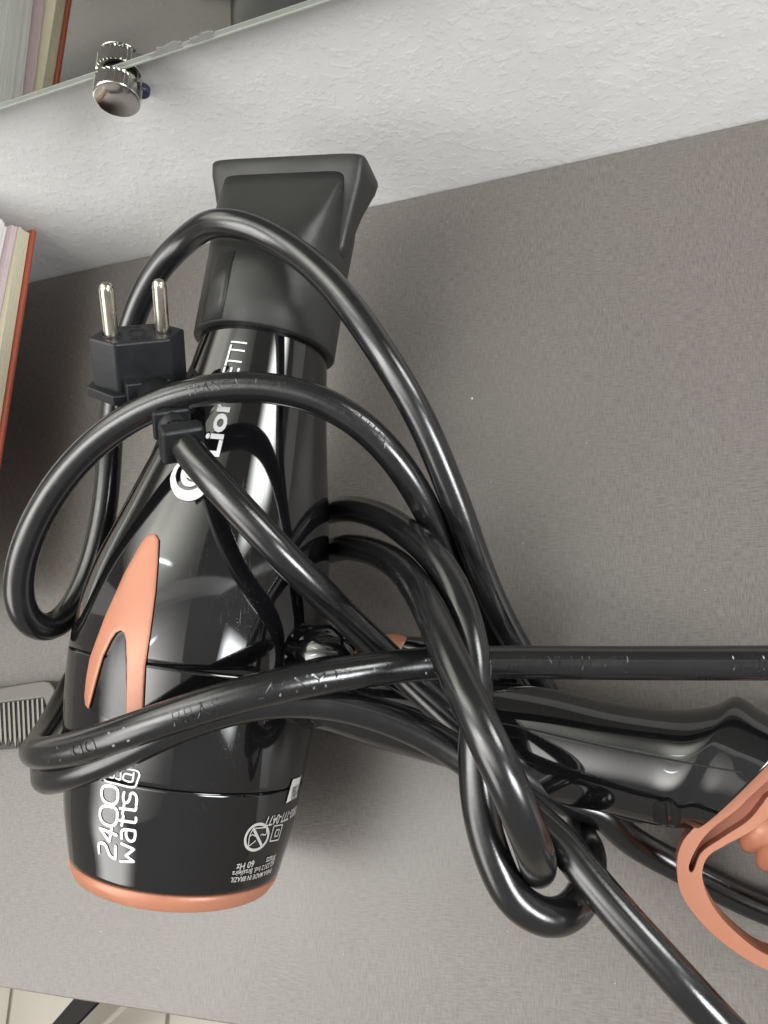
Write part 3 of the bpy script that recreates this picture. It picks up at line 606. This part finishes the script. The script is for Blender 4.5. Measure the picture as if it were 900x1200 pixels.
# ------------------------------------------------------------------ cord
RC = .0046
CP = [ # A then D
 (COL-dirc*.006), (COL+dirc*.004), (262, 575, .105), (300, 618, .1), (345, 665, .092), (390, 708, .078), (440, 757, .062), (490, 805, .057), (540, 853, .055), (590, 893, .05), (640, 930, .036), (700, 968, .022), (760, 998, .012), (830, 1033, .0048), (900, 1070, .0048), (990, 1090, .006), (1080, 1050, .01), (1130, 950, .02), (1120, 850, .035), (1040, 785, .048),
 # B, right to left
 (950, 776, .052), (900, 777, .0545), (800, 777, .058), (700, 777, .0615), (620, 776, .065), (550, 776, .07), (480, 778, .077), (430, 785, .085), (365, 795, .095), (300, 808, .103), (200, 840, .108), (130, 865, .106), (85, 882, .101), (58, 891, .093), (47, 886, .082), (49, 870, .066), (66, 838, .042), (86, 800, .018), (120, 740, .0045), (200, 690, .0045), (290, 640, .006),
 # H and the bottom loop
 (350, 605, .02), (395, 594, .034), (440, 601, .05), (480, 622, .063), (515, 658, .073), (541, 705, .080), (556, 760, .083), (561, 815, .083), (556, 870, .083), (556, 920, .083), (564, 975, .081), (584, 1034, .078), (616, 1083, .075), (654, 1094, .071), (684, 1064, .062), (694, 1018, .046), (690, 968, .026), (684, 930, .006), (664, 850, .0045),
 # up under B, the big outer loop
 (632, 800, .012), (605, 758, .022), (567, 685, .042), (543, 627, .055), (522, 560, .066), (495, 490, .077), (455, 425, .085), (405, 350, .089), (347, 292, .090), (285, 268, .089), (228, 275, .086), (184, 310, .083), (160, 358, .078), (140, 430, .068), (129, 500, .062), (127, 570, .06), (112, 655, .062), (84, 728, .068), (48, 752, .078), (20, 728, .087), (17, 680, .093), (36, 618, .097), (77, 552, .101), (135, 497, .104), (205, 463, .103), (280, 450, .099), (345, 456, .093), (400, 477, .087), (447, 515, .079), (485, 565, .069), (515, 622, .056), (540, 672, .042), (570, 733, .022), (592, 790, .006), (610, 850, .0045), (600, 905, .010),
 # hidden rise into the fold, then I
 (604, 950, .026), (622, 1000, .046), (632, 1018, .062), (634, 1018, .078), (628, 1000, .090), (612, 955, .100), (588, 900, .105), (560, 845, .105), (532, 785, .100), (509, 725, .089), (488, 682, .077), (455, 652, .060), (420, 641, .045), (385, 640, .032), (330, 655, .012), (260, 700, .0045), (160, 775, .0045),
 # second left turn, C
 (92, 815, .012), (72, 850, .030), (54, 884, .052), (50, 902, .070), (66, 907, .084), (100, 898, .093), (133, 888, .0965), (200, 853, .0985), (250, 834, .0965), (300, 821, .093), (352, 817, .088), (420, 827, .080), (500, 858, .073), (540, 882, .070), (590, 922, .068), (645, 980, .069), (705, 1048, .070), (770, 1120, .070), (840, 1196, .067), (900, 1260, .055), (980, 1290, .04), (1060, 1230, .032), (1050, 1130, .03), (985, 1070, .03)]
PTS = [Vector(q) if isinstance(q, Vector) else at(*q) for q in CP]
path = catmull(PTS, 10)
# relax slightly and resample evenly
for _ in range(14):
    path = [path[0], path[1]]+[(path[i-1]+path[i+1])/4+path[i]/2 for i in range(2, len(path)-2)]+[path[-2], path[-1]]
acc = [0.]
for i in range(1, len(path)): acc.append(acc[-1]+(path[i]-path[i-1]).length)
step = .0016; res = []; j = 0; s_ = 0
while s_ < acc[-1]:
    while acc[j+1] < s_: j += 1
    res.append(path[j].lerp(path[j+1], (s_-acc[j])/(acc[j+1]-acc[j]))); s_ += step
path = res
# push crossing strands apart so that they rest on one another
def axis_clear(p):
    a_ = (p-A0).dot(AX)
    if a_ < -.055 or a_ > LEN: return None
    q_ = prof(max(a_, 0)); c = A0+AX*a_+SIDE*q_.y; return c, (q_.z if a_ > 0 else .0275)
D2 = 2*RC+.0002; cell = D2*1.01
for it in range(40):
    grid = {}
    for i, p in enumerate(path): grid.setdefault((int(p.x//cell), int(p.y//cell), int(p.z//cell)), []).append(i)
    mv = {}
    for i, p in enumerate(path):
        kx, ky, kz = int(p.x//cell), int(p.y//cell), int(p.z//cell)
        for dx in (-1, 0, 1):
            for dy in (-1, 0, 1):
                for dz in (-1, 0, 1):
                    for k in grid.get((kx+dx, ky+dy, kz+dz), ()):
                        if k-i > 14:
                            v = path[k]-p; L = v.length
                            if 1e-6 < L < D2:
                                w_ = v/L; w_ = Vector((w_.x*.4, w_.y*.4, w_.z)); f_ = (D2-L)*.5
                                mv[k] = mv.get(k, Vector())+w_*f_*.5; mv[i] = mv.get(i, Vector())-w_*f_*.5
        q_ = axis_clear(p)
        if q_:
            v = p-q_[0]; v -= AX*v.dot(AX); L = v.length; need = q_[1]+RC+.0002
            if L < need and p.z > .02: mv[i] = mv.get(i, Vector())+v/L*(need-L)*.7
    for k, v in mv.items():
        if 6 < k < len(path)-6: path[k] = path[k]+(v if v.length < .002 else v.normalized()*.002)
    for _ in range(2): path = path[:3]+[path[i]*.5+(path[i-1]+path[i+1])*.25 for i in range(3, len(path)-3)]+path[-3:]
    path = [p if p.z > RC+.0002 else Vector((p.x, p.y, RC+.0002)) for p in path]
for _ in range(3): path = path[:3]+[path[i]*.5+(path[i-1]+path[i+1])*.25 for i in range(3, len(path)-3)]+path[-3:]
V, Fc, TT = sweep(path, RC, 24)
cord = pydata('power_cord', V, Fc, M['cord'], dr); cord['label'] = 'thick black power cord in tangled loops'
PJ = [proj(p) for p in path]
def near(px, py, z):
    best = min(range(len(path)), key=lambda i: (PJ[i][0]-px)**2+(PJ[i][1]-py)**2+((path[i].z-z)*2500)**2); return best
def emboss(txt, p0, z0, p1, z1, shift=0., size=.0058, gapped=1.):
    i0, i1 = near(*p0, z0), near(*p1, z1); sg = 1 if i1 > i0 else -1
    me = text_mesh(txt, 0, .05, 0, 1.); bm = bmesh.new(); bm.from_mesh(me); bmesh.ops.triangulate(bm, faces=bm.faces)
    xs = [v.co.x for v in bm.verts]; x0_, w = min(xs), max(xs)-min(xs); span = abs(i1-i0)
    for v in bm.verts:
        fi = i0+sg*(v.co.x-x0_)/w*span; i = int(fi); i = max(1, min(len(path)-2, i)); c = path[i].lerp(path[i+1], fi-i); t = (path[i+1]-path[i-1]).normalized()*sg
        view = (CAM-c); nn = (view-t*view.dot(t)).normalized(); up = nn.cross(t)
        ph = shift+(v.co.y-.35)*size/RC
        v.co = c+(nn*math.cos(ph)+up*math.sin(ph))*(RC+(.00019 if v.co.z > 0 else -.0003))
    o_ = from_bm('embossed_lettering', bm, M['cord'], cord, False, False); o_['kind'] = 'stuff'; return o_
emboss('BRAS     247 NM 53 - C5     11', (215, 845), .106, (505, 777), .075, -.15)
emboss('/2019   MR DEP  0115                     TECHFL', (588, 777), .067, (903, 777), .055, .0)
emboss('TRANCA 2.5  2X2     SS 0 TECHFLEX', (222, 458), .102, (452, 520), .078, .25, .0045)
emboss('11 00 11', (75, 893), .1, (165, 862), .105, -.1)
import os
if os.environ.get('DBG'):
    for n_, q in (('nozzle tip', base+NZ*tipL),): print(n_, q, WY)
    print('r', [round(p[1], 4) for p in SP], 'len', LEN, 'kc', kc, 'mirror z', a.z, b_)
